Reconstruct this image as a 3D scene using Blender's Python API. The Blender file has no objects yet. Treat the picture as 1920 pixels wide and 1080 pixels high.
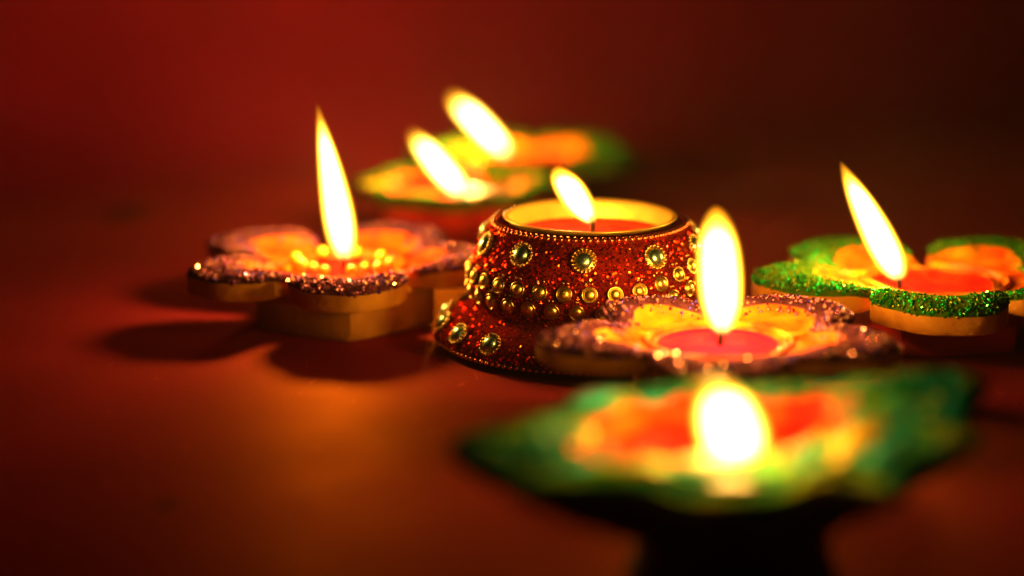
import bpy, math, random
import numpy as np
from mathutils import Vector, Matrix

random.seed(7)
rng = np.random.default_rng(7)
R = math.radians
S = 0.01                       # everything below is written in centimetres
scn = bpy.context.scene
COL = scn.collection

# ------------------------------------------------------------------ camera
cam_d = bpy.data.cameras.new("camera")
cam = bpy.data.objects.new("camera", cam_d)
COL.objects.link(cam)
cam.location = (0, 0, 16.7 * S)
cam.rotation_euler = (R(90 - 13.2), 0, 0)
cam_d.sensor_width = 36
cam_d.lens = 80
cam_d.clip_start = 0.01
cam_d.clip_end = 50
cam_d.dof.use_dof = True
cam_d.dof.focus_distance = 62.8 * S
cam_d.dof.aperture_fstop = 3.5
scn.camera = cam

# ------------------------------------------------------------------ world, exposure
world = bpy.data.worlds.new("World")
scn.world = world
world.use_nodes = True
bg = world.node_tree.nodes["Background"]
bg.inputs[0].default_value = (0.9, 0.25, 0.2, 1)
bg.inputs[1].default_value = 0.005
scn.view_settings.view_transform = 'Standard'
scn.view_settings.look = 'None'
scn.view_settings.exposure = 0
scn.view_settings.gamma = 1
scn.cycles.use_denoising = True
scn.cycles.max_bounces = 8
scn.cycles.transparent_max_bounces = 24
scn.cycles.sample_clamp_indirect = 4
scn.cycles.sample_clamp_direct = 0
scn.cycles.volume_max_steps = 512
scn.cycles.blur_glossy = 0.3

HAZE = 0.024
FLAME_COL = (1.0, 0.46, 0.08)

# ------------------------------------------------------------------ node helpers
def new_mat(name):
    m = bpy.data.materials.new(name)
    m.use_nodes = True
    return m, m.node_tree, m.node_tree.nodes["Principled BSDF"]

def setp(b, **kw):
    names = {'base': 'Base Color', 'rough': 'Roughness', 'metal': 'Metallic', 'spec': 'Specular IOR Level',
             'coat': 'Coat Weight', 'coatr': 'Coat Roughness', 'sss': 'Subsurface Weight', 'ior': 'IOR',
             'trans': 'Transmission Weight'}
    for k, v in kw.items():
        if k == 'base':
            v = (*v, 1)
        b.inputs[names[k]].default_value = v

def paint(name, c1, c2, scale=60, rough=0.5, bump=0.15, bscale=300, metal=0.0, spec=0.5, coat=0.0, detail=5, contrast=(0.35, 0.65)):
    m, t, b = new_mat(name)
    N, L = t.nodes, t.links
    tc = N.new("ShaderNodeTexCoord")
    n = N.new("ShaderNodeTexNoise"); n.inputs['Scale'].default_value = scale; n.inputs['Detail'].default_value = detail
    L.new(tc.outputs['Object'], n.inputs['Vector'])
    cr = N.new("ShaderNodeValToRGB")
    cr.color_ramp.elements[0].position = contrast[0]; cr.color_ramp.elements[0].color = (*c1, 1)
    cr.color_ramp.elements[1].position = contrast[1]; cr.color_ramp.elements[1].color = (*c2, 1)
    L.new(n.outputs['Fac'], cr.inputs[0]); L.new(cr.outputs[0], b.inputs['Base Color'])
    if bump:
        n2 = N.new("ShaderNodeTexNoise"); n2.inputs['Scale'].default_value = bscale; n2.inputs['Detail'].default_value = 4
        L.new(tc.outputs['Object'], n2.inputs['Vector'])
        bp = N.new("ShaderNodeBump"); bp.inputs['Strength'].default_value = bump; bp.inputs['Distance'].default_value = 0.002
        L.new(n2.outputs['Fac'], bp.inputs['Height']); L.new(bp.outputs[0], b.inputs['Normal'])
    setp(b, rough=rough, metal=metal, spec=spec, coat=coat)
    return m

def random_island(name, cols, rough=0.25, shine=0.5):
    """foil grains: each separate grain of a coating takes one of the colours"""
    m, t, b = new_mat(name)
    N, L = t.nodes, t.links
    N.remove(b)
    g = N.new("ShaderNodeNewGeometry")
    cr = N.new("ShaderNodeValToRGB"); cr.color_ramp.interpolation = 'CONSTANT'
    e = cr.color_ramp.elements
    while len(e) < len(cols):
        e.new(0.5)
    for i, (p, c) in enumerate(cols):
        e[i].position = p; e[i].color = (*c, 1)
    L.new(g.outputs['Random Per Island'], cr.inputs[0])
    gl = N.new('ShaderNodeBsdfGlossy'); gl.inputs['Roughness'].default_value = rough
    df = N.new('ShaderNodeBsdfDiffuse'); mx = N.new('ShaderNodeMixShader'); mx.inputs[0].default_value = shine
    L.new(cr.outputs[0], gl.inputs['Color']); L.new(cr.outputs[0], df.inputs['Color'])
    L.new(df.outputs[0], mx.inputs[1]); L.new(gl.outputs[0], mx.inputs[2])
    L.new(mx.outputs[0], N['Material Output'].inputs['Surface'])
    return m

def flat(name, c, **kw):
    m, t, b = new_mat(name)
    setp(b, base=c, **kw)
    return m

# ------------------------------------------------------------------ materials
M = {}
M['terracotta'] = paint('terracotta_paint', (0.40, 0.12, 0.008), (0.76, 0.33, 0.025), 60, 0.6, 0.25, spec=0.15)
M['brown_clay'] = paint('brown_clay', (0.32, 0.12, 0.014), (0.66, 0.29, 0.03), 55, 0.6, 0.25, spec=0.15)
M['crimson'] = paint('crimson_paint', (0.50, 0.010, 0.02), (0.62, 0.016, 0.03), 70, 0.45, 0.2)
M['scarlet'] = paint('scarlet_paint', (0.72, 0.025, 0.012), (0.85, 0.05, 0.015), 70, 0.4, 0.15)
M['orange_red'] = paint('orange_red_paint', (0.66, 0.025, 0.006), (0.80, 0.16, 0.008), 110, 0.4, 0.3, spec=0.2)
M['orange_yellow'] = paint('orange_yellow_paint', (0.70, 0.055, 0.006), (0.82, 0.30, 0.010), 110, 0.4, 0.3, spec=0.2)
M['yellow'] = paint('yellow_paint', (0.80, 0.42, 0.01), (0.85, 0.60, 0.02), 90, 0.4, 0.2, spec=0.25)
M['purple_base'] = paint('purple_glitter_glue', (0.06, 0.016, 0.026), (0.15, 0.04, 0.055), 200, 0.4, 0.4, spec=0.0)
M['green_base'] = paint('green_glitter_glue', (0.010, 0.075, 0.004), (0.09, 0.15, 0.006), 160, 0.4, 0.4, spec=0.0)
M['leaf_green0'] = paint('leaf_rim_paint', (0.004, 0.11, 0.06), (0.20, 0.30, 0.02), 40, 0.4, 0.3, detail=1, spec=0.15, contrast=(0.42, 0.6))
M['backlit_clay'] = paint('backlit_clay', (0.03, 0.014, 0.01), (0.05, 0.02, 0.012), 80, 0.7, 0.2)  # backlit shade of the leaf lamp's underside and foot put into the colour
M['bell_red'] = paint('dark_red_lacquer', (0.09, 0.005, 0.004), (0.17, 0.008, 0.005), 120, 0.5, 0.5, bscale=900, spec=0.0)
M['purple_grain'] = random_island('purple_glitter', [(0, (0.24, 0.05, 0.10)), (0.26, (0.72, 0.23, 0.30)), (0.44, (0.14, 0.03, 0.07)),
                                  (0.68, (0.78, 0.34, 0.22)), (0.87, (0.12, 0.08, 0.90)), (0.93, (0.60, 0.16, 0.50))], 0.16, 0.65)
M['green_grain'] = random_island('green_glitter', [(0, (0.02, 0.25, 0.01)), (0.3, (0.16, 0.26, 0.01)), (0.5, (0.01, 0.20, 0.02)),
                                  (0.7, (0.40, 0.38, 0.02)), (0.84, (0.02, 0.75, 0.12))], 0.16, 0.65)
M['purple_foil'] = random_island('purple_foil', [(0, (0.85, 0.38, 0.40)), (0.35, (0.90, 0.55, 0.35)), (0.6, (0.75, 0.25, 0.55)), (0.85, (0.25, 0.20, 1.0))], 0.16, 1.0)
M['green_foil'] = random_island('green_foil', [(0, (0.10, 0.90, 0.20)), (0.4, (0.60, 0.85, 0.10)), (0.7, (0.05, 0.90, 0.30)), (0.85, (0.9, 0.8, 0.2))], 0.16, 1.0)
M['leaf_grain'] = random_island('leaf_glitter', [(0, (0.0, 0.38, 0.30)), (0.3, (0.26, 0.52, 0.02)), (0.5, (0.0, 0.20, 0.06)),
                                  (0.75, (0.50, 0.52, 0.03)), (0.88, (0.0, 0.50, 0.45))], 0.2, 0.4)
M['red_flake'] = random_island('red_flakes', [(0, (0.80, 0.03, 0.004)), (0.35, (0.85, 0.07, 0.006)), (0.6, (0.6, 0.012, 0.006)),
                                  (0.8, (0.9, 0.20, 0.02)), (0.93, (0.85, 0.04, 0.03))], 0.25, 1.0)
M['gold'] = paint('gold_foil', (0.75, 0.50, 0.10), (0.90, 0.66, 0.16), 150, 0.22, 0.1, metal=1.0)
M['gold_dull'] = paint('gold_setting', (0.50, 0.33, 0.08), (0.70, 0.50, 0.14), 150, 0.3, 0.1, metal=1.0)
M['cup_gold'] = paint('gold_cup', (0.66, 0.40, 0.05), (0.76, 0.48, 0.07), 60, 0.4, 0.1, metal=0.65)
M['stone_green'] = flat('mirror_stone', (0.34, 0.62, 0.46), rough=0.33, metal=1.0, coat=1.0, coatr=0.04)
M['stone_gold'] = flat('amber_stone', (0.90, 0.60, 0.10), rough=0.38, metal=1.0, coat=1.0, coatr=0.04)
M['copper'] = flat('copper_bead', (0.70, 0.16, 0.05), rough=0.22, metal=0.9)
M['yellow_bead'] = flat('yellow_bead', (0.85, 0.58, 0.03), rough=0.2, coat=0.6)
M['lime'] = paint('lime_paint', (0.30, 0.50, 0.03), (0.60, 0.70, 0.08), 90, 0.4, 0.2, spec=0.2)
M['teal'] = paint('teal_paint', (0.0, 0.30, 0.28), (0.0, 0.45, 0.38), 90, 0.4, 0.2, spec=0.2)
M['bowl_red'] = paint('mottled_red_paint', (0.55, 0.012, 0.006), (0.85, 0.13, 0.01), 50, 0.4, 0.3, spec=0.2, contrast=(0.4, 0.62))
M['wick'] = paint('charred_wick', (0.01, 0.007, 0.005), (0.03, 0.02, 0.015), 800, 0.9, 0.4)

def leaf_paint():
    m, t, b = new_mat('patchy_rim_paint')
    N, L = t.nodes, t.links
    tc = N.new("ShaderNodeTexCoord")
    n = N.new("ShaderNodeTexNoise"); n.inputs['Scale'].default_value = 48; n.inputs['Detail'].default_value = 1.5; n.inputs['Distortion'].default_value = 0.6
    L.new(tc.outputs['Object'], n.inputs['Vector'])
    cr = N.new("ShaderNodeValToRGB"); e = cr.color_ramp.elements
    cols = [(0.30, (0.0, 0.34, 0.32)), (0.40, (0.0, 0.14, 0.08)), (0.49, (0.02, 0.24, 0.01)), (0.57, (0.24, 0.50, 0.03)), (0.70, (0.74, 0.60, 0.02))]
    while len(e) < len(cols): e.new(0.5)
    for i, (p, c) in enumerate(cols):
        e[i].position = p; e[i].color = (*c, 1)
    L.new(n.outputs['Fac'], cr.inputs[0]); L.new(cr.outputs[0], b.inputs['Base Color'])
    setp(b, rough=0.4, spec=0.0)
    return m
M['leaf_green'] = leaf_paint()

def wax_mat(name, c):
    m, t, b = new_mat(name)
    N, L = t.nodes, t.links
    tc = N.new("ShaderNodeTexCoord")
    n = N.new("ShaderNodeTexNoise"); n.inputs['Scale'].default_value = 110; n.inputs['Detail'].default_value = 3
    L.new(tc.outputs['Object'], n.inputs['Vector'])
    bp = N.new("ShaderNodeBump"); bp.inputs['Strength'].default_value = 0.55; bp.inputs['Distance'].default_value = 0.003
    L.new(n.outputs['Fac'], bp.inputs['Height']); L.new(bp.outputs[0], b.inputs['Normal'])
    setp(b, base=c, rough=0.14, sss=0.35, coat=0.5, coatr=0.08)
    b.inputs['Subsurface Radius'].default_value = (1.0, 0.25, 0.2)
    b.inputs['Subsurface Scale'].default_value = 0.004
    return m
M['wax_red'] = wax_mat('red_wax', (0.62, 0.012, 0.012))
M['wax_deep'] = wax_mat('deep_red_wax', (0.5, 0.004, 0.012)); setp(M['wax_deep'].node_tree.nodes['Principled BSDF'], rough=0.4, coat=0.0, spec=0.25)
M['wax_pink'] = wax_mat('pink_red_wax', (0.66, 0.010, 0.06))

def cloth_mat():
    m, t, b = new_mat('red_table_cloth')
    N, L = t.nodes, t.links
    tc = N.new("ShaderNodeTexCoord")
    n = N.new("ShaderNodeTexNoise"); n.inputs['Scale'].default_value = 14; n.inputs['Detail'].default_value = 7
    L.new(tc.outputs['Object'], n.inputs['Vector'])
    cr = N.new("ShaderNodeValToRGB")
    cr.color_ramp.elements[0].position = 0.3; cr.color_ramp.elements[0].color = (0.19, 0.005, 0.026, 1)
    cr.color_ramp.elements[1].position = 0.7; cr.color_ramp.elements[1].color = (0.26, 0.008, 0.034, 1)
    L.new(n.outputs['Fac'], cr.inputs[0])
    # two small dark stains
    prev = cr.outputs[0]
    for (x, y, rx, ry) in ((-14.5, 83.4, 0.95, 1.9), (-7.9, 49.5, 0.3, 0.4)):
        mp = N.new("ShaderNodeMapping"); mp.vector_type = 'TEXTURE'
        mp.inputs['Location'].default_value = (x * S, y * S, 0); mp.inputs['Scale'].default_value = (rx * S, ry * S, 1)
        L.new(tc.outputs['Object'], mp.inputs['Vector'])
        ln = N.new("ShaderNodeVectorMath"); ln.operation = 'LENGTH'; L.new(mp.outputs[0], ln.inputs[0])
        mr = N.new("ShaderNodeMapRange"); mr.inputs['From Min'].default_value = 1.25; mr.inputs['From Max'].default_value = 0.5
        L.new(ln.outputs['Value'], mr.inputs['Value'])
        mx = N.new("ShaderNodeMix"); mx.data_type = 'RGBA'
        L.new(mr.outputs[0], mx.inputs[0]); L.new(prev, mx.inputs[6]); mx.inputs[7].default_value = (0.05, 0.004, 0.004, 1)
        prev = mx.outputs[2]
    mp = N.new("ShaderNodeMapping"); mp.inputs['Scale'].default_value = (1.0, 0.25, 1.0); mp.inputs['Rotation'].default_value = (0, 0, 0.9)
    L.new(tc.outputs['Object'], mp.inputs['Vector'])
    ns = N.new("ShaderNodeTexNoise"); ns.inputs['Scale'].default_value = 420; ns.inputs['Detail'].default_value = 4; ns.inputs['Distortion'].default_value = 0.8
    L.new(mp.outputs[0], ns.inputs['Vector'])
    mr2 = N.new("ShaderNodeMapRange"); mr2.inputs['From Min'].default_value = 0.66; mr2.inputs['From Max'].default_value = 0.74; mr2.inputs['To Max'].default_value = 0.55
    L.new(ns.outputs['Fac'], mr2.inputs['Value'])
    mx = N.new("ShaderNodeMix"); mx.data_type = 'RGBA'
    L.new(mr2.outputs[0], mx.inputs[0]); L.new(prev, mx.inputs[6]); mx.inputs[7].default_value = (0.50, 0.06, 0.03, 1)
    prev = mx.outputs[2]
    L.new(prev, b.inputs['Base Color'])
    n2 = N.new("ShaderNodeTexNoise"); n2.inputs['Scale'].default_value = 900; n2.inputs['Detail'].default_value = 3
    L.new(tc.outputs['Object'], n2.inputs['Vector'])
    n3 = N.new("ShaderNodeTexNoise"); n3.inputs['Scale'].default_value = 40; n3.inputs['Detail'].default_value = 5
    L.new(tc.outputs['Object'], n3.inputs['Vector'])
    mr = N.new("ShaderNodeMapRange"); mr.inputs['To Min'].default_value = 0.50; mr.inputs['To Max'].default_value = 0.64
    L.new(n3.outputs['Fac'], mr.inputs['Value']); L.new(mr.outputs[0], b.inputs['Roughness'])
    bp = N.new("ShaderNodeBump"); bp.inputs['Strength'].default_value = 0.12; bp.inputs['Distance'].default_value = 0.001
    L.new(n2.outputs['Fac'], bp.inputs['Height']); L.new(bp.outputs[0], b.inputs['Normal'])
    setp(b, spec=0.0)
    # a satin sheen, with the flames' orange glow put into its colour
    gl = N.new("ShaderNodeBsdfGlossy"); gl.inputs['Color'].default_value = (0.9, 0.33, 0.015, 1)
    L.new(mr.outputs[0], gl.inputs['Roughness']); L.new(bp.outputs[0], gl.inputs['Normal'])
    mx = N.new("ShaderNodeMixShader"); 
    fr = N.new("ShaderNodeFresnel"); fr.inputs['IOR'].default_value = 1.4
    ml = N.new("ShaderNodeMath"); ml.operation = 'MULTIPLY'; ml.inputs[1].default_value = 0.5
    L.new(fr.outputs[0], ml.inputs[0]); L.new(ml.outputs[0], mx.inputs[0])
    L.new(b.outputs[0], mx.inputs[1]); L.new(gl.outputs[0], mx.inputs[2])
    L.new(mx.outputs[0], N["Material Output"].inputs['Surface'])
    return m
M['cloth'] = cloth_mat()

# ------------------------------------------------------------------ mesh helpers
class MB:
    def __init__(s):
        s.v, s.f, s.m = [], [], []
    def add(s, verts, faces, mi=0):
        o = len(s.v)
        s.v += [tuple(p) for p in verts]
        s.f += [tuple(i + o for i in f) for f in faces]
        s.m += [mi] * len(faces)
    def loops(s, loops, mis, cap_start=None, cap_end=None):
        """loops: closed rings of equal length, joined one to the next"""
        o = len(s.v); n = len(loops[0])
        for lp in loops:
            s.v += [tuple(p) for p in lp]
        for k in range(len(loops) - 1):
            for i in range(n):
                j = (i + 1) % n
                s.f.append((o + k * n + i, o + k * n + j, o + (k + 1) * n + j, o + (k + 1) * n + i)); s.m.append(mis[k])
        if cap_start is not None:
            s.f.append(tuple(o + i for i in reversed(range(n)))); s.m.append(cap_start)
        if cap_end is not None:
            s.f.append(tuple(o + (len(loops) - 1) * n + i for i in range(n))); s.m.append(cap_end)
    def mesh(s, name, mats, smooth=True):
        me = bpy.data.meshes.new(name)
        me.from_pydata([(x * S, y * S, z * S) for x, y, z in s.v], [], s.f)
        for m in (mats if isinstance(mats, (list, tuple)) else [mats]):
            me.materials.append(m)
        me.polygons.foreach_set('material_index', s.m)
        me.polygons.foreach_set('use_smooth', [smooth] * len(s.f))
        me.update()
        return me
    def build(s, name, mats, parent=None, smooth=True, sharp=None):
        me = s.mesh(name, mats, smooth)
        if sharp:
            me.set_sharp_from_angle(angle=R(sharp))
        return link(name, me, parent)

def link(name, data, parent=None):
    o = bpy.data.objects.new(name, data)
    COL.objects.link(o)
    if parent:
        o.parent = parent
    return o

def thing(name, label, cat, loc, group=None, rz=0):
    o = bpy.data.objects.new(name, None)
    COL.objects.link(o)
    o.empty_display_size = 0.01
    o.location = [c * S for c in loc]
    o.rotation_euler.z = rz
    o['label'] = label; o['category'] = cat
    if group:
        o['group'] = group
    return o

def ico(sub=1):
    import bmesh
    bm = bmesh.new()
    bmesh.ops.create_icosphere(bm, subdivisions=sub, radius=1)
    v = np.array([p.co[:] for p in bm.verts]); f = np.array([[q.index for q in p.verts] for p in bm.faces])
    bm.free()
    return v, f
ICO1 = ico(1); ICO2 = ico(2)

def bulk(name, pts, rad, mat, parent, shape=ICO1, smooth=True, squash=None, stuff=True):
    """many small grains joined into one mesh"""
    pts = np.asarray(pts, float); rad = np.broadcast_to(np.asarray(rad, float), (len(pts),))
    V, F = shape
    v = (pts[:, None, :] + V[None] * rad[:, None, None]).reshape(-1, 3) * S
    f = (F[None] + (np.arange(len(pts)) * len(V))[:, None, None]).reshape(-1, 3)
    me = bpy.data.meshes.new(name)
    me.from_pydata(v.tolist(), [], f.tolist())
    me.materials.append(mat)
    me.polygons.foreach_set('use_smooth', [smooth] * len(f))
    me.update()
    o = link(name, me, parent)
    if stuff:
        o['kind'] = 'stuff'
    return o

def flakes(name, pts, nors, size, tilt, mat, parent):
    """thin glitter flakes, each a small tilted hexagon"""
    pts = np.asarray(pts, float); n = np.asarray(nors, float)
    n = n + rng.normal(0, tilt, n.shape); n /= np.linalg.norm(n, axis=1)[:, None]
    a = np.cross(n, rng.normal(size=n.shape)); a /= np.linalg.norm(a, axis=1)[:, None]
    b = np.cross(n, a)
    sz = size * rng.uniform(0.6, 1.3, len(pts))
    ang = np.arange(6) * math.pi / 3
    v = pts[:, None] + (a[:, None] * np.cos(ang)[None, :, None] + b[:, None] * np.sin(ang)[None, :, None]) * sz[:, None, None]
    f = (np.arange(6)[None] + (np.arange(len(pts)) * 6)[:, None])
    me = bpy.data.meshes.new(name)
    me.from_pydata((v.reshape(-1, 3) * S).tolist(), [], f.tolist())
    me.materials.append(mat); me.update()
    o = link(name, me, parent); o['kind'] = 'stuff'
    return o

def tube(mb, path, rads, n=10, mi=0):
    loops = []
    for k, p in enumerate(path):
        p = Vector(p)
        d = (Vector(path[min(k + 1, len(path) - 1)]) - Vector(path[max(k - 1, 0)])).normalized()
        a = d.orthogonal().normalized(); b = d.cross(a)
        loops.append([p + (a * math.cos(t) + b * math.sin(t)) * rads[k] for t in (2 * math.pi * i / n for i in range(n))])
    mb.loops(loops, [mi] * (len(loops) - 1), mi, mi)

def lathe(mb, prof, n=96, mis=None, shape=None):
    loops = []
    for k, (r, z) in enumerate(prof):
        lp = []
        for i in range(n):
            a = 2 * math.pi * i / n
            q = r * (shape(a, r, z) if shape else 1)
            lp.append((q * math.cos(a), q * math.sin(a), z))
        loops.append(lp)
    mb.loops(loops, mis or [0] * (len(loops) - 1), (mis or [0])[0], (mis or [0])[-1])

# ------------------------------------------------------------------ flames
PA, PB = 0.45, 0.70
PN = (PA / (PA + PB)) ** PA * (PB / (PA + PB)) ** PB

def flame_mat(h, r, lx, ly, pw, gain, a=PA, b=PB):
    pn = (a / (a + b)) ** a * (b / (a + b)) ** b
    m = bpy.data.materials.new('burning_gas')
    m.use_nodes = True
    t = m.node_tree; N, L = t.nodes, t.links
    N.clear()
    out = N.new("ShaderNodeOutputMaterial"); em = N.new("ShaderNodeEmission")
    L.new(em.outputs[0], out.inputs['Volume'])
    tc = N.new("ShaderNodeTexCoord"); sp = N.new("ShaderNodeSeparateXYZ"); L.new(tc.outputs['Object'], sp.inputs[0])
    def mth(op, x, y=None, clamp=False):
        n = N.new("ShaderNodeMath"); n.operation = op; n.use_clamp = clamp
        for i, q in enumerate((x, y)):
            if q is None: continue
            if isinstance(q, (int, float)): n.inputs[i].default_value = q
            else: L.new(q, n.inputs[i])
        return n.outputs[0]
    u = mth('DIVIDE', sp.outputs['Z'], h * S, True)
    up = mth('POWER', u, pw)
    dx = mth('SUBTRACT', sp.outputs['X'], mth('MULTIPLY', up, lx * S))
    dy = mth('SUBTRACT', sp.outputs['Y'], mth('MULTIPLY', up, ly * S))
    d = mth('SQRT', mth('ADD', mth('MULTIPLY', dx, dx), mth('MULTIPLY', dy, dy)))
    rr = mth('MULTIPLY', mth('POWER', mth('MAXIMUM', u, 0.0005), a), mth('POWER', mth('MAXIMUM', mth('SUBTRACT', 1.0, u), 0.0005), b))
    rr = mth('MULTIPLY', rr, r * S / pn)
    q = mth('DIVIDE', d, mth('MAXIMUM', rr, 1e-5))
    e = mth('SUBTRACT', 1.0, mth('MULTIPLY', q, q), True)
    ramp = N.new("ShaderNodeValToRGB")           # thinner, paler gas round the wick and at the tip
    ramp.color_ramp.elements[0].position = 0.0; ramp.color_ramp.elements[0].color = (0.04,) * 3 + (1,)
    ramp.color_ramp.elements[1].position = 0.27; ramp.color_ramp.elements[1].color = (1,) * 3 + (1,)
    x1 = ramp.color_ramp.elements.new(0.70); x1.color = (0.8,) * 3 + (1,)
    x4 = ramp.color_ramp.elements.new(0.88); x4.color = (0.14,) * 3 + (1,)
    x2 = ramp.color_ramp.elements.new(1.0); x2.color = (0.03,) * 3 + (1,)
    L.new(u, ramp.inputs[0])
    st = mth('MULTIPLY', mth('POWER', e, 1.7), ramp.outputs[0])
    L.new(mth('MULTIPLY', st, gain), em.inputs['Strength'])
    cr = N.new("ShaderNodeValToRGB")
    cr.color_ramp.elements[0].position = 0.0; cr.color_ramp.elements[0].color = (1.0, 0.30, 0.005, 1)
    cr.color_ramp.elements[1].position = 1.0; cr.color_ramp.elements[1].color = (1.0, 0.70, 0.20, 1)
    x3 = cr.color_ramp.elements.new(0.45); x3.color = (1.0, 0.52, 0.03, 1)
    tip = N.new("ShaderNodeMapRange"); tip.inputs['From Min'].default_value = 0.72; tip.inputs['From Max'].default_value = 0.97
    tip.inputs['To Min'].default_value = 1.0; tip.inputs['To Max'].default_value = 0.0
    L.new(u, tip.inputs['Value'])
    L.new(mth('MULTIPLY', e, tip.outputs[0]), cr.inputs[0]); L.new(cr.outputs[0], em.inputs['Color'])
    try:
        m.cycles.volume_step_rate = 0.2
    except Exception:
        pass
    return m

def candle_fire(parent, loc, h, r, lean, power, wick_h=0.5, pw=1.3, gain=7000, a=PA, b=PB, wick_lean=(0.05, 0)):
    """a wick and the flame on it; loc is the foot of the wick inside the thing"""
    x, y, z = loc; r *= 1.17; h *= 1.05
    mb = MB()
    tube(mb, [(x, y, z - 0.12), (x + wick_lean[0] * .3, y, z + wick_h * .5), (x + wick_lean[0], y + wick_lean[1], z + wick_h)], [0.09, 0.085, 0.06], 8)
    wk = mb.build('wick', M['wick'], parent)
    fb = (x + wick_lean[0], y + wick_lean[1], z + wick_h * 0.58)
    lx, ly = lean
    pn = (a / (a + b)) ** a * (b / (a + b)) ** b
    loops = []
    n = 24
    us = [0.0, 0.01, 0.03, 0.07, 0.12, 0.18, 0.26, 0.35, 0.45, 0.55, 0.65, 0.74, 0.82, 0.89, 0.94, 0.975, 0.995, 1.0]
    for u in us:
        rr = r / pn * max(u, 0.0005) ** a * max(1 - u, 0.0005) ** b * 1.06 + 0.012
        c = (lx * u ** pw, ly * u ** pw, u * h)
        loops.append([(c[0] + rr * math.cos(t), c[1] + rr * math.sin(t), c[2]) for t in (2 * math.pi * i / n for i in range(n))])
    mb = MB(); mb.loops(loops, [0] * (len(us) - 1), 0, 0)
    fl = mb.build('flame', flame_mat(h, r, lx, ly, pw, gain, a, b), parent)
    fl.location = [c * S for c in fb]
    ld = bpy.data.lights.new('flame_light', 'POINT')
    ld.energy = power * 2.1; ld.color = FLAME_COL; ld.shadow_soft_size = r * 1.15 * S
    lo = link('flame_light', ld, parent)
    u = 0.58
    lo.location = [(fb[0] + lx * u ** pw) * S, (fb[1] + ly * u ** pw) * S, (fb[2] + u * h) * S]
    return fl

# ------------------------------------------------------------------ the setting: one red cloth swept up behind
def build_cloth():
    a = R(26)
    u = np.array([math.cos(a), math.sin(a)]); v = np.array([-math.sin(a), math.cos(a)])
    prof = [(-100, 0)]
    for t in np.linspace(-80, 81, 80): prof.append((t, 0))
    rc = 9
    for k in range(1, 17):
        q = k / 16 * math.pi / 2
        prof.append((85 + rc * math.sin(q), rc - rc * math.cos(q)))
    for z in np.linspace(18, 90, 16): prof.append((85 + rc, z))
    ss = np.linspace(-110, 130, 80)
    V, F = [], []
    for s_ in ss:
        for t, z in prof:
            p = u * s_ + v * t
            V.append((p[0], p[1], z))
    n = len(prof)
    for i in range(len(ss) - 1):
        for j in range(n - 1):
            F.append((i * n + j, (i + 1) * n + j, (i + 1) * n + j + 1, i * n + j + 1))
    mb = MB(); mb.add(V, F)
    o = mb.build('table_cloth', M['cloth'])
    o['kind'] = 'structure'
    return o
build_cloth()

# thin haze added to the air to make the soft bloom round each flame
def build_haze():
    m = bpy.data.materials.new('bloom_haze'); m.use_nodes = True
    t = m.node_tree; t.nodes.clear()
    o = t.nodes.new("ShaderNodeOutputMaterial"); p = t.nodes.new("ShaderNodeVolumePrincipled")
    p.inputs['Color'].default_value = (0.9, 0.88, 0.85, 1)
    p.inputs['Density'].default_value = HAZE
    p.inputs['Anisotropy'].default_value = 0.0
    t.links.new(p.outputs[0], o.inputs['Volume'])
    mb = MB()
    x0, x1, y0, y1, z0, z1 = -260, 260, -160, 260, -100, 110
    mb.add([(x, y, z) for x in (x0, x1) for y in (y0, y1) for z in (z0, z1)],
           [(0, 1, 3, 2), (4, 6, 7, 5), (0, 4, 5, 1), (2, 3, 7, 6), (0, 2, 6, 4), (1, 5, 7, 3)])
    h = mb.build('haze', m, smooth=False); h['kind'] = 'stuff'
build_haze()

# ------------------------------------------------------------------ flower-shaped clay lamps
def petal_outline(L, w, ri, n=44):
    """closed outline in the petal's own axes: x runs outward from the lamp's middle"""
    rc = L - w
    th = R(126)
    p1, p2, p3 = (random.uniform(0, 6.28) for _ in range(3))
    pts = []
    hw = ri * math.sin(R(34))
    x0 = ri * math.cos(R(34))
    for i in range(n):
        t = -th + 2 * th * i / (n - 1)
        q = 1 + 0.035 * math.sin(3 * t + p1) + 0.02 * math.sin(7 * t + p2) + 0.05 * math.sin(t + p3)
        pts.append((rc + w * math.cos(t) * q, w * math.sin(t) * q))
    x1, y1 = pts[-1]; xs, ys = pts[0]
    for k in (0.35, 0.7, 1.0):
        pts.append((x1 + (x0 - x1) * k, y1 + (hw - y1) * k))
    pts.append((ri, 0.4)); pts.append((ri, -0.4))
    for k in (1.0, 0.7, 0.35):
        pts.append((xs + (x0 - xs) * k, ys + (-hw - ys) * k))
    return pts

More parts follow.
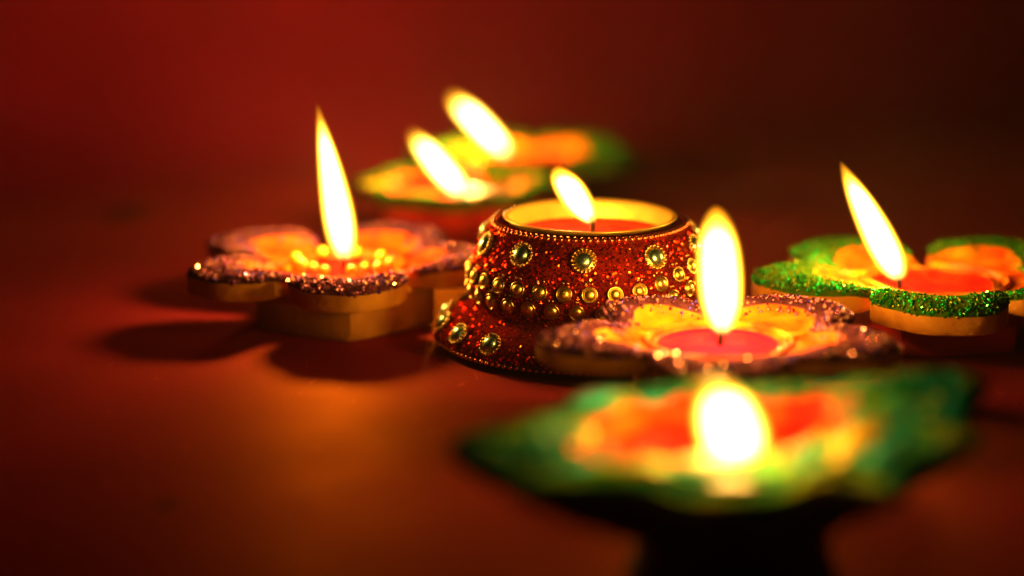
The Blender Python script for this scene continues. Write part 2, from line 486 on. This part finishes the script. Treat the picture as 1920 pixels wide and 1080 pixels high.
def flower_lamp(t, zt, petals, base_r, base_sides, base_rot, mats, ri=1.75, th=0.62, grain_n=520, inner=0.44, grain_r=0.05, wax_r=1.55):
    """petals are shallow dishes: a raised glittering rim, painted slope running down into the cup of wax"""
    side, glue, inner_m, block, wax, grain, rim = mats
    deep = 0.36
    def poly(a, r, z):
        if r < 1.9: return 1
        k = math.pi / base_sides
        q = ((a - base_rot) % (2 * k)) - k
        f = math.cos(k) / math.cos(q)
        return (0.3 + 0.7 * f) * (1 + 0.012 * math.sin(3 * a + z * 2))
    mb = MB()
    zb = zt - th - 0.03
    prof = [(base_r - 0.16, 0.0), (base_r - 0.03, 0.04), (base_r, 0.12), (base_r + .01, 0.35), (base_r, zb * .7), (base_r - 0.03, zb - 0.1), (base_r - 0.14, zb),
            (ri + 0.08, zb + 0.005), (ri + 0.05, zt - deep - 0.08), (ri + 0.01, zt - deep + 0.0), (ri - 0.07, zt - deep + 0.02), (ri - 0.14, zt - deep - 0.05),
            (ri - 0.2, zt - deep - 0.2), (ri - 0.6, zt - deep - 0.24)]
    mis = [0] * 7 + [1] * 6
    lathe(mb, prof, 110, mis, poly)
    mb.build('cup', [block, rim], t, sharp=50)
    mb = MB()
    zw = zt - deep
    lathe(mb, [(wax_r * 1.03, zw - 0.2), (wax_r * 1.02, zw - 0.03), (wax_r * 0.97, zw - 0.075), (wax_r * 0.85, zw - 0.09), (wax_r * 0.4, zw - 0.08), (0.1, zw - 0.05)], 64)
    mb.build('wax', wax, t)
    for (ang, L, w) in petals:
        rn = ri + 0.09
        o2 = petal_outline(L, w, rn)
        ca, sa = math.cos(R(ang)), math.sin(R(ang))
        px = rn + 0.08
        dz = random.uniform(-0.03, 0.05)
        def inner_pt(x, y):
            k = min(1, max(0, (x - rn) / (L - rn)))
            return px + (x - px) * (1 - (1 - inner) * 0.92), y * (0.94 - (0.94 - inner - .12) * min(1, k * 1.4))
        def drop(x):
            k = min(1, max(0, (x - rn + .1) / 1.35))
            return (deep - 0.03) * (1 - k * k * (3 - 2 * k))
        def zp(f): return float(np.interp(f, [inner * .9, inner, (.86 + inner) / 2, .86, .95, .985, 1.0], [-.13, .03, .09, .04, -.03, -.09, -.18]))
        def ring(f, z, top=True):
            q = []
            for x, y in o2:
                if f >= inner:                     # between the outline and the edge of the paint
                    k = (1 - f) / (1 - inner); xi, yi = inner_pt(x, y)
                    X, Y = x + (xi - x) * k, y + (yi - y) * k
                    zz = z - (drop(X) if top else 0)
                else:
                    xi, yi = inner_pt(x, y); k = f / inner
                    X, Y = px + (xi - px) * k, yi * k
                    zz = max(z - (drop(xi) if top else 0), zt - deep)
                q.append((X * ca - Y * sa, X * sa + Y * ca, zz + dz * min(1, max(0, (X - rn) / 1.5))))
            return q
        zl = zt - th
        loops = [ring(0.92, zl, False), ring(0.985, zl + 0.02, False), ring(1.0, zl + 0.07, False), ring(1.0, zt + zp(1)), ring(0.985, zt + zp(.985)), ring(0.95, zt + zp(.95)),
                 ring(0.86, zt + zp(.86)), ring((.86 + inner) / 2, zt + zp((.86 + inner) / 2)), ring(inner, zt + zp(inner)), ring(inner * 0.95, zt - 0.13), ring(inner * 0.7, zt - 0.24), ring(inner * .35, zt - 0.33), ring(0.03, zt - 0.36)]
        mis = [0, 0, 0, 1, 1, 1, 1, 1, 2, 2, 2, 2]
        mb = MB(); mb.loops(loops, mis, 0, 2)
        no = len(o2)
        for fi in range(len(mb.m) - 2):
            k_, i_ = divmod(fi, no)
            if k_ >= 3 and (o2[i_][0] + o2[(i_ + 1) % no][0]) / 2 < rn + 0.42: mb.m[fi] = 2
        p = mb.build('petal', [side, glue, inner_m], t)
        # grains of glitter on the outer band, a few spilling over the edge
        pts, rad, foil = [], [], []
        P = np.array(o2)
        seg = np.linalg.norm(np.roll(P, -1, 0) - P, axis=1); cum = np.concatenate([[0], np.cumsum(seg)])
        for _ in range(int(grain_n * L * w / 6.6)):
            s_ = random.uniform(0, cum[-1]); k = int(np.searchsorted(cum, s_) - 1); k = max(0, min(k, len(P) - 1))
            f_ = (s_ - cum[k]) / max(seg[k], 1e-6); q = P[k] * (1 - f_) + P[(k + 1) % len(P)] * f_
            if q[0] < rn + 0.3: continue
            fr = inner + (1.0 - inner) * math.sqrt(random.random())
            if random.random() < 0.07:             # a few grains stray on to the paint
                fr = inner * random.uniform(.8, 1)
            if random.random() < 0.09:
                fr, z = 1.0, zt - random.uniform(0.02, 0.2)
            else:
                z = zt + zp(fr)
            k = (1 - fr) / (1 - inner); xi, yi = inner_pt(q[0], q[1])
            X, Y = q[0] + (xi - q[0]) * k, q[1] + (yi - q[1]) * k
            pts.append((X * ca - Y * sa, X * sa + Y * ca, z - (drop(X) if fr < 1 else 0) + dz * min(1, max(0, (X - rn) / 1.5)) + 0.012)); rad.append(grain_r * random.uniform(0.6, 1.25))
            if fr < 1 and random.random() < 0.4:
                foil.append((pts[-1][0], pts[-1][1], pts[-1][2] + grain_r * 1.1))
        bulk('glitter', pts, rad, grain, p)
        if foil:
            flakes('foil_flakes', foil, [(0, 0, 1)] * len(foil), 0.032, 0.40, M['green_foil'] if grain is M['green_grain'] else M['purple_foil'], p)

PURPLE = (M['terracotta'], M['purple_base'], M['orange_red'], M['brown_clay'], M['wax_red'], M['purple_grain'], M['orange_yellow'])

# left lamp
t = thing('flower_diya', 'purple glitter flower lamp at left with tall thin flame and yellow beads round its wick', 'clay lamp', (-5.1, 67.0, 0), 'clay oil lamps')
flower_lamp(t, 2.0, [(278, 4.5, 1.72), (208, 4.75, 1.5), (142, 5.1, 1.65), (66, 5.2, 1.75), (2, 4.5, 1.6)], 2.8, 5, R(278), PURPLE, th=0.72)
for ang, rr, b in ((215, 1.5, .3), (250, 1.35, .2), (285, 1.4, .22), (320, 1.5, .24), (355, 1.45, .2), (30, 1.3, .22), (75, 1.3, .2), (120, 1.4, .22), (165, 1.5, .22), (300, .8, .16), (350, .7, .17), (190, .9, .17)):
    mb = MB(); V, F = ICO2
    b *= .85; mb.add(V * b, F.tolist()); o = mb.build('bead', M['yellow_bead'], t)
    o.location = (rr * math.cos(R(ang)) * S, rr * math.sin(R(ang)) * S, (1.56 + b * .8 + (.12 if rr > 1.2 else 0)) * S)
candle_fire(t, (0.0, -0.1, 1.58), 4.6, 0.46, (-0.75, 0.0), 0.16, wick_h=0.55, pw=1.25, a=.30, b=0.95)

# middle lamp in front of the beaded holder
t = thing('flower_diya', 'purple glitter flower lamp with upright flame in front of the beaded holder', 'clay lamp', (5.35, 57.0, 0), 'clay oil lamps')
MID = (M['brown_clay'], M['purple_base'], M['orange_yellow'], M['brown_clay'], M['wax_pink'], M['purple_grain'], M['orange_red'])
flower_lamp(t, 2.25, [(196, 4.7, 1.6), (126, 3.95, 1.5), (48, 4.75, 1.7), (338, 4.7, 1.65), (267, 4.5, 1.7)], 2.3, 5, R(266), MID)
candle_fire(t, (0.02, -0.1, 1.82), 3.2, 0.56, (-0.22, 0.0), 0.10, wick_h=0.55, pw=1.2, a=.38, b=.45)

# right lamp
t = thing('flower_diya', 'green glitter flower lamp with dark red base and orange petal sides', 'clay lamp', (12.4, 65.1, 0), 'clay oil lamps')
GREEN = (M['terracotta'], M['green_base'], M['orange_yellow'], M['crimson'], M['wax_red'], M['green_grain'], M['terracotta'])
flower_lamp(t, 2.0, [(190, 5.5, 1.9), (262, 5.2, 1.9), (335, 5.4, 1.9), (48, 5.2, 1.9), (126, 5.3, 1.85)], 2.9, 5, R(242), GREEN, ri=2.0, wax_r=1.8, grain_n=640, grain_r=0.045, inner=0.40, th=0.74)
candle_fire(t, (-1.1, -0.6, 1.58), 3.35, 0.50, (-1.75, 0.0), 0.10, wick_h=0.4, pw=1.15, a=.33, b=.72, wick_lean=(-0.12, 0))

# lamp far behind, green and yellow petals
t = thing('flower_diya', 'blurred green and yellow flower clay lamp farthest back, with a fat leaning flame', 'clay lamp', (0.6, 88.4, 0), 'clay oil lamps')
BACK = (M['green_base'], M['green_base'], M['orange_yellow'], M['crimson'], M['wax_red'], M['green_grain'], M['orange_yellow'])
flower_lamp(t, 1.6, [(190, 4.6, 1.65), (262, 4.5, 1.65), (334, 4.6, 1.65), (46, 4.6, 1.65), (118, 4.6, 1.65)], 2.4, 5, R(262), BACK, grain_n=220, inner=0.30)
candle_fire(t, (-0.75, -0.4, 1.18), 2.3, 0.50, (-2.1, 0.0), 0.17, wick_h=0.4, pw=1.05, a=.40, b=.42, wick_lean=(-0.1, 0))

# scalloped red bowl lamp behind the left one
t = thing('scalloped_diya', 'red scalloped bowl clay lamp with green and yellow rim, behind the beaded candle holder', 'clay lamp', (-2.1, 82.3, 0), 'clay oil lamps')
def scal(a, r, z): return 1 + (0.07 * math.cos(8 * a) if r > 1.6 else 0)
mb = MB()
lathe(mb, [(2.6, 0), (2.75, .08), (3.1, .5), (3.35, .95), (3.4, 1.15), (3.45, 1.3), (3.4, 1.42), (3.2, 1.46), (2.95, 1.42), (2.8, 1.3), (2.5, .95), (1.5, .75)], 128,
      [0, 0, 0, 1, 1, 1, 1, 1, 1, 2, 2], scal)
bowl = mb.build('bowl', [M['scarlet'], M['green_base'], M['scarlet']], t)
pts = []
for _ in range(900):
    a = random.uniform(0, 2 * math.pi); r_ = random.uniform(2.95, 3.4) * scal(a, 3, 0)
    pts.append((r_ * math.cos(a), r_ * math.sin(a), 1.45))
bulk('glitter', pts, 0.05, M['green_grain'], bowl)
for k in range(12):
    a = 2 * math.pi * (k + .5) / 12
    mb = MB(); V, F = ICO2
    mb.add(V * np.array([.42, .20, .10]), F.tolist()); o = mb.build('paint_dab', M['yellow'], t)
    rr = (2.7 if k % 3 else 3.3) * scal(a, 3, 0)
    o.location = (rr * math.cos(a) * S, rr * math.sin(a) * S, (1.44 if k % 3 == 0 else 1.30) * S); o.rotation_euler.z = a
mb = MB(); lathe(mb, [(2.5, .85), (2.46, .98), (2.3, .96), (1, .96), (.1, .97)], 64); mb.build('wax', M['wax_red'], t)
candle_fire(t, (0.3, -1.2, 0.96), 2.2, 0.48, (-1.72, 0.0), 0.115, wick_h=0.4, pw=1.1, a=.36, b=.55, wick_lean=(-0.1, 0))

# ------------------------------------------------------------------ pointed lamp nearest the camera
def leaf_lamp():
    t = thing('leaf_diya', 'pointed green-rimmed lamp on shaded foot, nearest and most blurred, with red bowl', 'clay lamp', (4.6, 44.9, 0), 'clay oil lamps', rz=R(25.5))
    A, B = 6.1, 4.0
    n = 96
    def outl(f):
        q = []
        for i in range(n):
            a = 2 * math.pi * i / n
            c, s = math.cos(a), math.sin(a)
            e = 1.45
            k = (abs(c) ** e + abs(s) ** e) ** (-1 / e)
            k *= 1 + .05 * math.sin(9 * a + 1) + .025 * math.sin(5 * a) + .015 * math.sin(17 * a)
            q.append((A * k * c * f, B * (1.13 if s > 0 else 1) * k * s * f))
        return q
    def lift(x, y):                      # the two tips are drawn up and out
        a = math.atan2(y, x)
        return 0.35 * (abs(x) / A) ** 3 + (0.10 * math.sin(7 * a + .6) + 0.06 * math.sin(11 * a)) * min(1, math.hypot(x / A, y / B) / .8)
    zr = 2.95
    def sh(f): return 1.15 * max(0, min(1, (.95 - f) / .38))      # the hollow lies nearer the back
    def ring(f, z, l=1.0):
        k = sh(f) if z > 2.6 or f < .5 else sh(f)
        return [(x, y + (k if inner else 0), z + l * lift(x / max(f, .2), y)) for x, y in outl(f)]
    def foot(r, z):
        return [(r * math.cos(2 * math.pi * i / n), r * math.sin(2 * math.pi * i / n), z) for i in range(n)]
    inner = False
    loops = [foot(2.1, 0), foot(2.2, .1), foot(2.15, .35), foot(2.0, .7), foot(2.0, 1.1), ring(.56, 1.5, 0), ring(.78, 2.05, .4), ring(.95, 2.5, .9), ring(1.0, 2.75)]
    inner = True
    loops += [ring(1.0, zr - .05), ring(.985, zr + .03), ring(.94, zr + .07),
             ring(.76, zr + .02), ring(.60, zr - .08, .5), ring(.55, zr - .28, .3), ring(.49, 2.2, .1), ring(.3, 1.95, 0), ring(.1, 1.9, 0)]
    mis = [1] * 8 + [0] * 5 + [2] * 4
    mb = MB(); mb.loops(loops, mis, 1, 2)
    bowl = mb.build('bowl', [M['leaf_green'], M['backlit_clay'], M['bowl_red']], t)
    pts = []
    for _ in range(2600):
        i = random.randrange(n); f = random.uniform(.54, .99); x, y = outl(f)[i]; y += sh(f)
        x += random.uniform(-.12, .12); y += random.uniform(-.12, .12)
        pts.append((x, y, zr + .05 + lift(x / f, y) - (.06 if f > .95 else 0) - max(0, .80 - f) * .4))
    bulk('glitter', pts, 0.055, M['leaf_grain'], bowl)
    # raised yellow strokes of paint round the rim
    def dab(x, y, z, a, l, w, m):
        mb = MB(); V, F = ICO2
        mb.add(V * np.array([l, w, .12]), F.tolist()); o = mb.build('paint_dab', m, t)
        o.location = (x * S, y * S, z * S); o.rotation_euler.z = a
    lime, teal = M['lime'], M['teal']
    for (x, y, ang, l, w, m) in ((2.6, -.9, 42, 2.3, .50, M['yellow']), (-2.9, 1.7, 20, .55, .42, lime), (-3.0, -1.3, 152, .65, .38, M['yellow']), (-1.4, -1.2, 10, .9, .45, lime),
                               (-4.2, .7, 60, .8, .45, teal), (-1.6, -2.5, 160, .6, .35, M['yellow']), (.4, -2.6, 15, .6, .35, lime), (-4.4, -.2, 12, 1.1, .65, teal), (-3.7, .9, 40, .6, .4, teal), (-3.9, -1.0, 150, .5, .3, lime), (4.3, 1.4, 70, .6, .3, lime),
                               (3.4, 2.1, 140, .6, .35, M['yellow']), (1.6, 3.75, 165, .6, .3, M['yellow']), (-1.4, 3.6, 12, .7, .3, teal), (-3.3, 2.3, 30, .5, .3, lime), (.3, 3.9, 0, .5, .25, teal), (2.0, -2.5, 30, .7, .3, teal)):
        dab(x, y, zr + .02 + lift(x, y), R(ang), l, w, m)
    mb = MB()
    mb.loops([[(x, y, 2.28) for x, y in outl(.475)], [(x, y, 2.38) for x, y in outl(.485)], [(x, y, 2.36) for x, y in outl(.45)], [(x, y, 2.35) for x, y in outl(.3)], [(x, y, 2.35) for x, y in outl(.03)]], [0] * 4, 0, 0)
    w = mb.build('wax', M['wax_red'], t); w.location.y = 1.15 * S
    candle_fire(t, (-0.30, -0.45, 2.35), 1.5, 0.62, (-0.25, 0.25), 0.09, wick_h=0.6, pw=1.2, a=.24, b=.42)
leaf_lamp()

# ------------------------------------------------------------------ beaded bell-shaped holder
BELL = [(3.4, 0), (4.1, .05), (4.38, .16), (4.46, .3), (4.42, .48), (4.24, .7), (3.92, .92), (3.55, 1.08), (3.36, 1.2), (3.38, 1.35), (3.46, 1.6), (3.5, 1.9), (3.48, 2.15), (3.38, 2.5),
        (3.24, 2.85), (3.06, 3.2), (2.88, 3.42), (2.72, 3.60), (2.56, 3.68), (2.5, 3.6), (2.5, 2.5), (2.0, 2.4)]
SIDE = BELL[3:18]
def bell_at(z):
    for (r0, z0), (r1, z1) in zip(SIDE, SIDE[1:]):
        if z0 <= z <= z1:
            k = (z - z0) / (z1 - z0); n = Vector((z1 - z0, 0, -(r1 - r0))).normalized()
            return r0 + (r1 - r0) * k, n
    return SIDE[-1][0], Vector((1, 0, 0))

def bell():
    t = thing('candle_holder', 'dark red bell-shaped candle holder covered in glitter, gold stones and bead strings', 'candle holder', (2.25, 64.4, 0))
    mb = MB(); lathe(mb, BELL, 160); mb.build('body', M['bell_red'], t)
    # glitter flakes
    N = 13000
    zs = rng.uniform(.32, 3.5, N); an = rng.uniform(0, 2 * math.pi, N)
    P, Q = [], []
    for z, a in zip(zs, an):
        r, n = bell_at(z)
        P.append(((r + .012) * math.cos(a), (r + .012) * math.sin(a), z + .004)); Q.append((n.x * math.cos(a), n.x * math.sin(a), n.z))
    flakes('glitter', P, Q, 0.034, 0.42, M['red_flake'], t)
    # strings of small beads at the rim and at the foot
    for z, off, br, cnt in ((3.585, .03, .095, 86), (.24, .03, .068, 140)):
        r = bell_at(max(z, .31))[0] + off
        bulk('bead_string', [(r * math.cos(2 * math.pi * i / cnt), r * math.sin(2 * math.pi * i / cnt), z) for i in range(cnt)], br, M['copper'], t, ICO2)
    # round stones in beaded settings
    sm = MB()
    lathe(sm, [(.36, 0), (.36, .03), (.33, .05), (.24, .06), (.22, .1), (.20, .1)], 24)
    V, F = ICO1
    for i in range(18):
        a = 2 * math.pi * i / 18
        sm.add(V * .058 + np.array([.33 * math.cos(a), .33 * math.sin(a), .06]), F.tolist())
    sme = sm.mesh('stud', M['gold_dull'])
    dm = MB(); lathe(dm, [(.235, .02), (.23, .09), (.20, .15), (.15, .19), (.08, .215), (.01, .22)], 24); dme = dm.mesh('stone', M['stone_green'])
    rm = MB()
    lathe(rm, [(.225, 0), (.235, .05), (.225, .085), (.20, .09), (.19, .07), (.185, .06)], 22, [0] * 5)
    rme = rm.mesh('setting', M['gold_dull'])
    gm = MB(); lathe(gm, [(.18, .02), (.165, .06), (.145, .10), (.10, .135), (.05, .15), (.01, .153)], 20); gme = gm.mesh('rhinestone', M['stone_gold'])
    def place(o, deg, z, lift=0):
        r, n = bell_at(z)
        a = R(deg - 90)
        nn = Vector((n.x * math.cos(a), n.x * math.sin(a), n.z))
        o.rotation_euler = nn.to_track_quat('Z', 'Y').to_euler()
        o.location = [c * S for c in (r * math.cos(a) + nn.x * lift, r * math.sin(a) + nn.y * lift, z + nn.z * lift)]
    def stud(deg, z, sc=1.0):
        o = link('stud', sme, t); place(o, deg, z); o.scale = (sc,) * 3
        link('stone', dme, o)
    for deg in (-108, -72, -39, -5, 33, 69, 105, 141, 177, 213):
        stud(deg, 3.08 + random.uniform(-.03, .03))
    for deg in (-122, -102, -82, -62, -42, 62, 82, 102, 122):
        stud(deg, .70, .95)
    G = []
    def row(zf, start, step, cnt):
        for i in range(cnt):
            deg = start + i * step
            z = zf(deg)
            o = link('rhinestone', gme, t); place(o, deg, z)
            link('setting', rme, o)
            for q in (-1, 1):
                r, n = bell_at(z + .30); a = R(deg - 90 + q * 1.2 + random.uniform(-1, 1))
                G.append(((r + .02) * math.cos(a), (r + .02) * math.sin(a), z + .30))
    def wave(deg):
        d = ((deg + 180) % 360) - 180
        if d < 10: return 0.0 - .0 * d
        k = min(1, (d - 10) / 55); return .48 * k * k * (3 - 2 * k) if d < 110 else .48 * max(0, 1 - (d - 110) / 50)
    row(lambda d: 2.20 + wave(d), -176, 11.61, 31)
    row(lambda d: 1.70 + wave(d), -170, 11.61, 31)
    bulk('gold_granules', G, .045, M['gold_dull'], t)
    return t
bell()

def tealight():
    t = thing('tealight', 'gold metal tealight cup with red wax and short flame inside the beaded holder', 'candle', (2.25, 64.4, 2.52))
    mb = MB()
    lathe(mb, [(2.2, 0), (2.26, .05), (2.32, 1.1), (2.38, 1.18), (2.48, 1.205), (2.50, 1.235), (2.46, 1.26), (2.38, 1.245), (2.28, 1.16), (2.18, .5), (2.1, .4)], 128)
    mb.build('metal_cup', M['cup_gold'], t)
    mb = MB(); lathe(mb, [(2.18, .55), (2.20, .74), (2.1, .695), (1.9, .68), (.8, .68), (.1, .70)], 96)
    mb.build('wax', M['wax_deep'], t)
    candle_fire(t, (0.1, -0.1, 0.69), 1.6, 0.47, (-0.92, 0.0), 0.042, wick_h=0.55, pw=0.95, a=.45, b=.42, wick_lean=(-0.1, 0))
tealight()
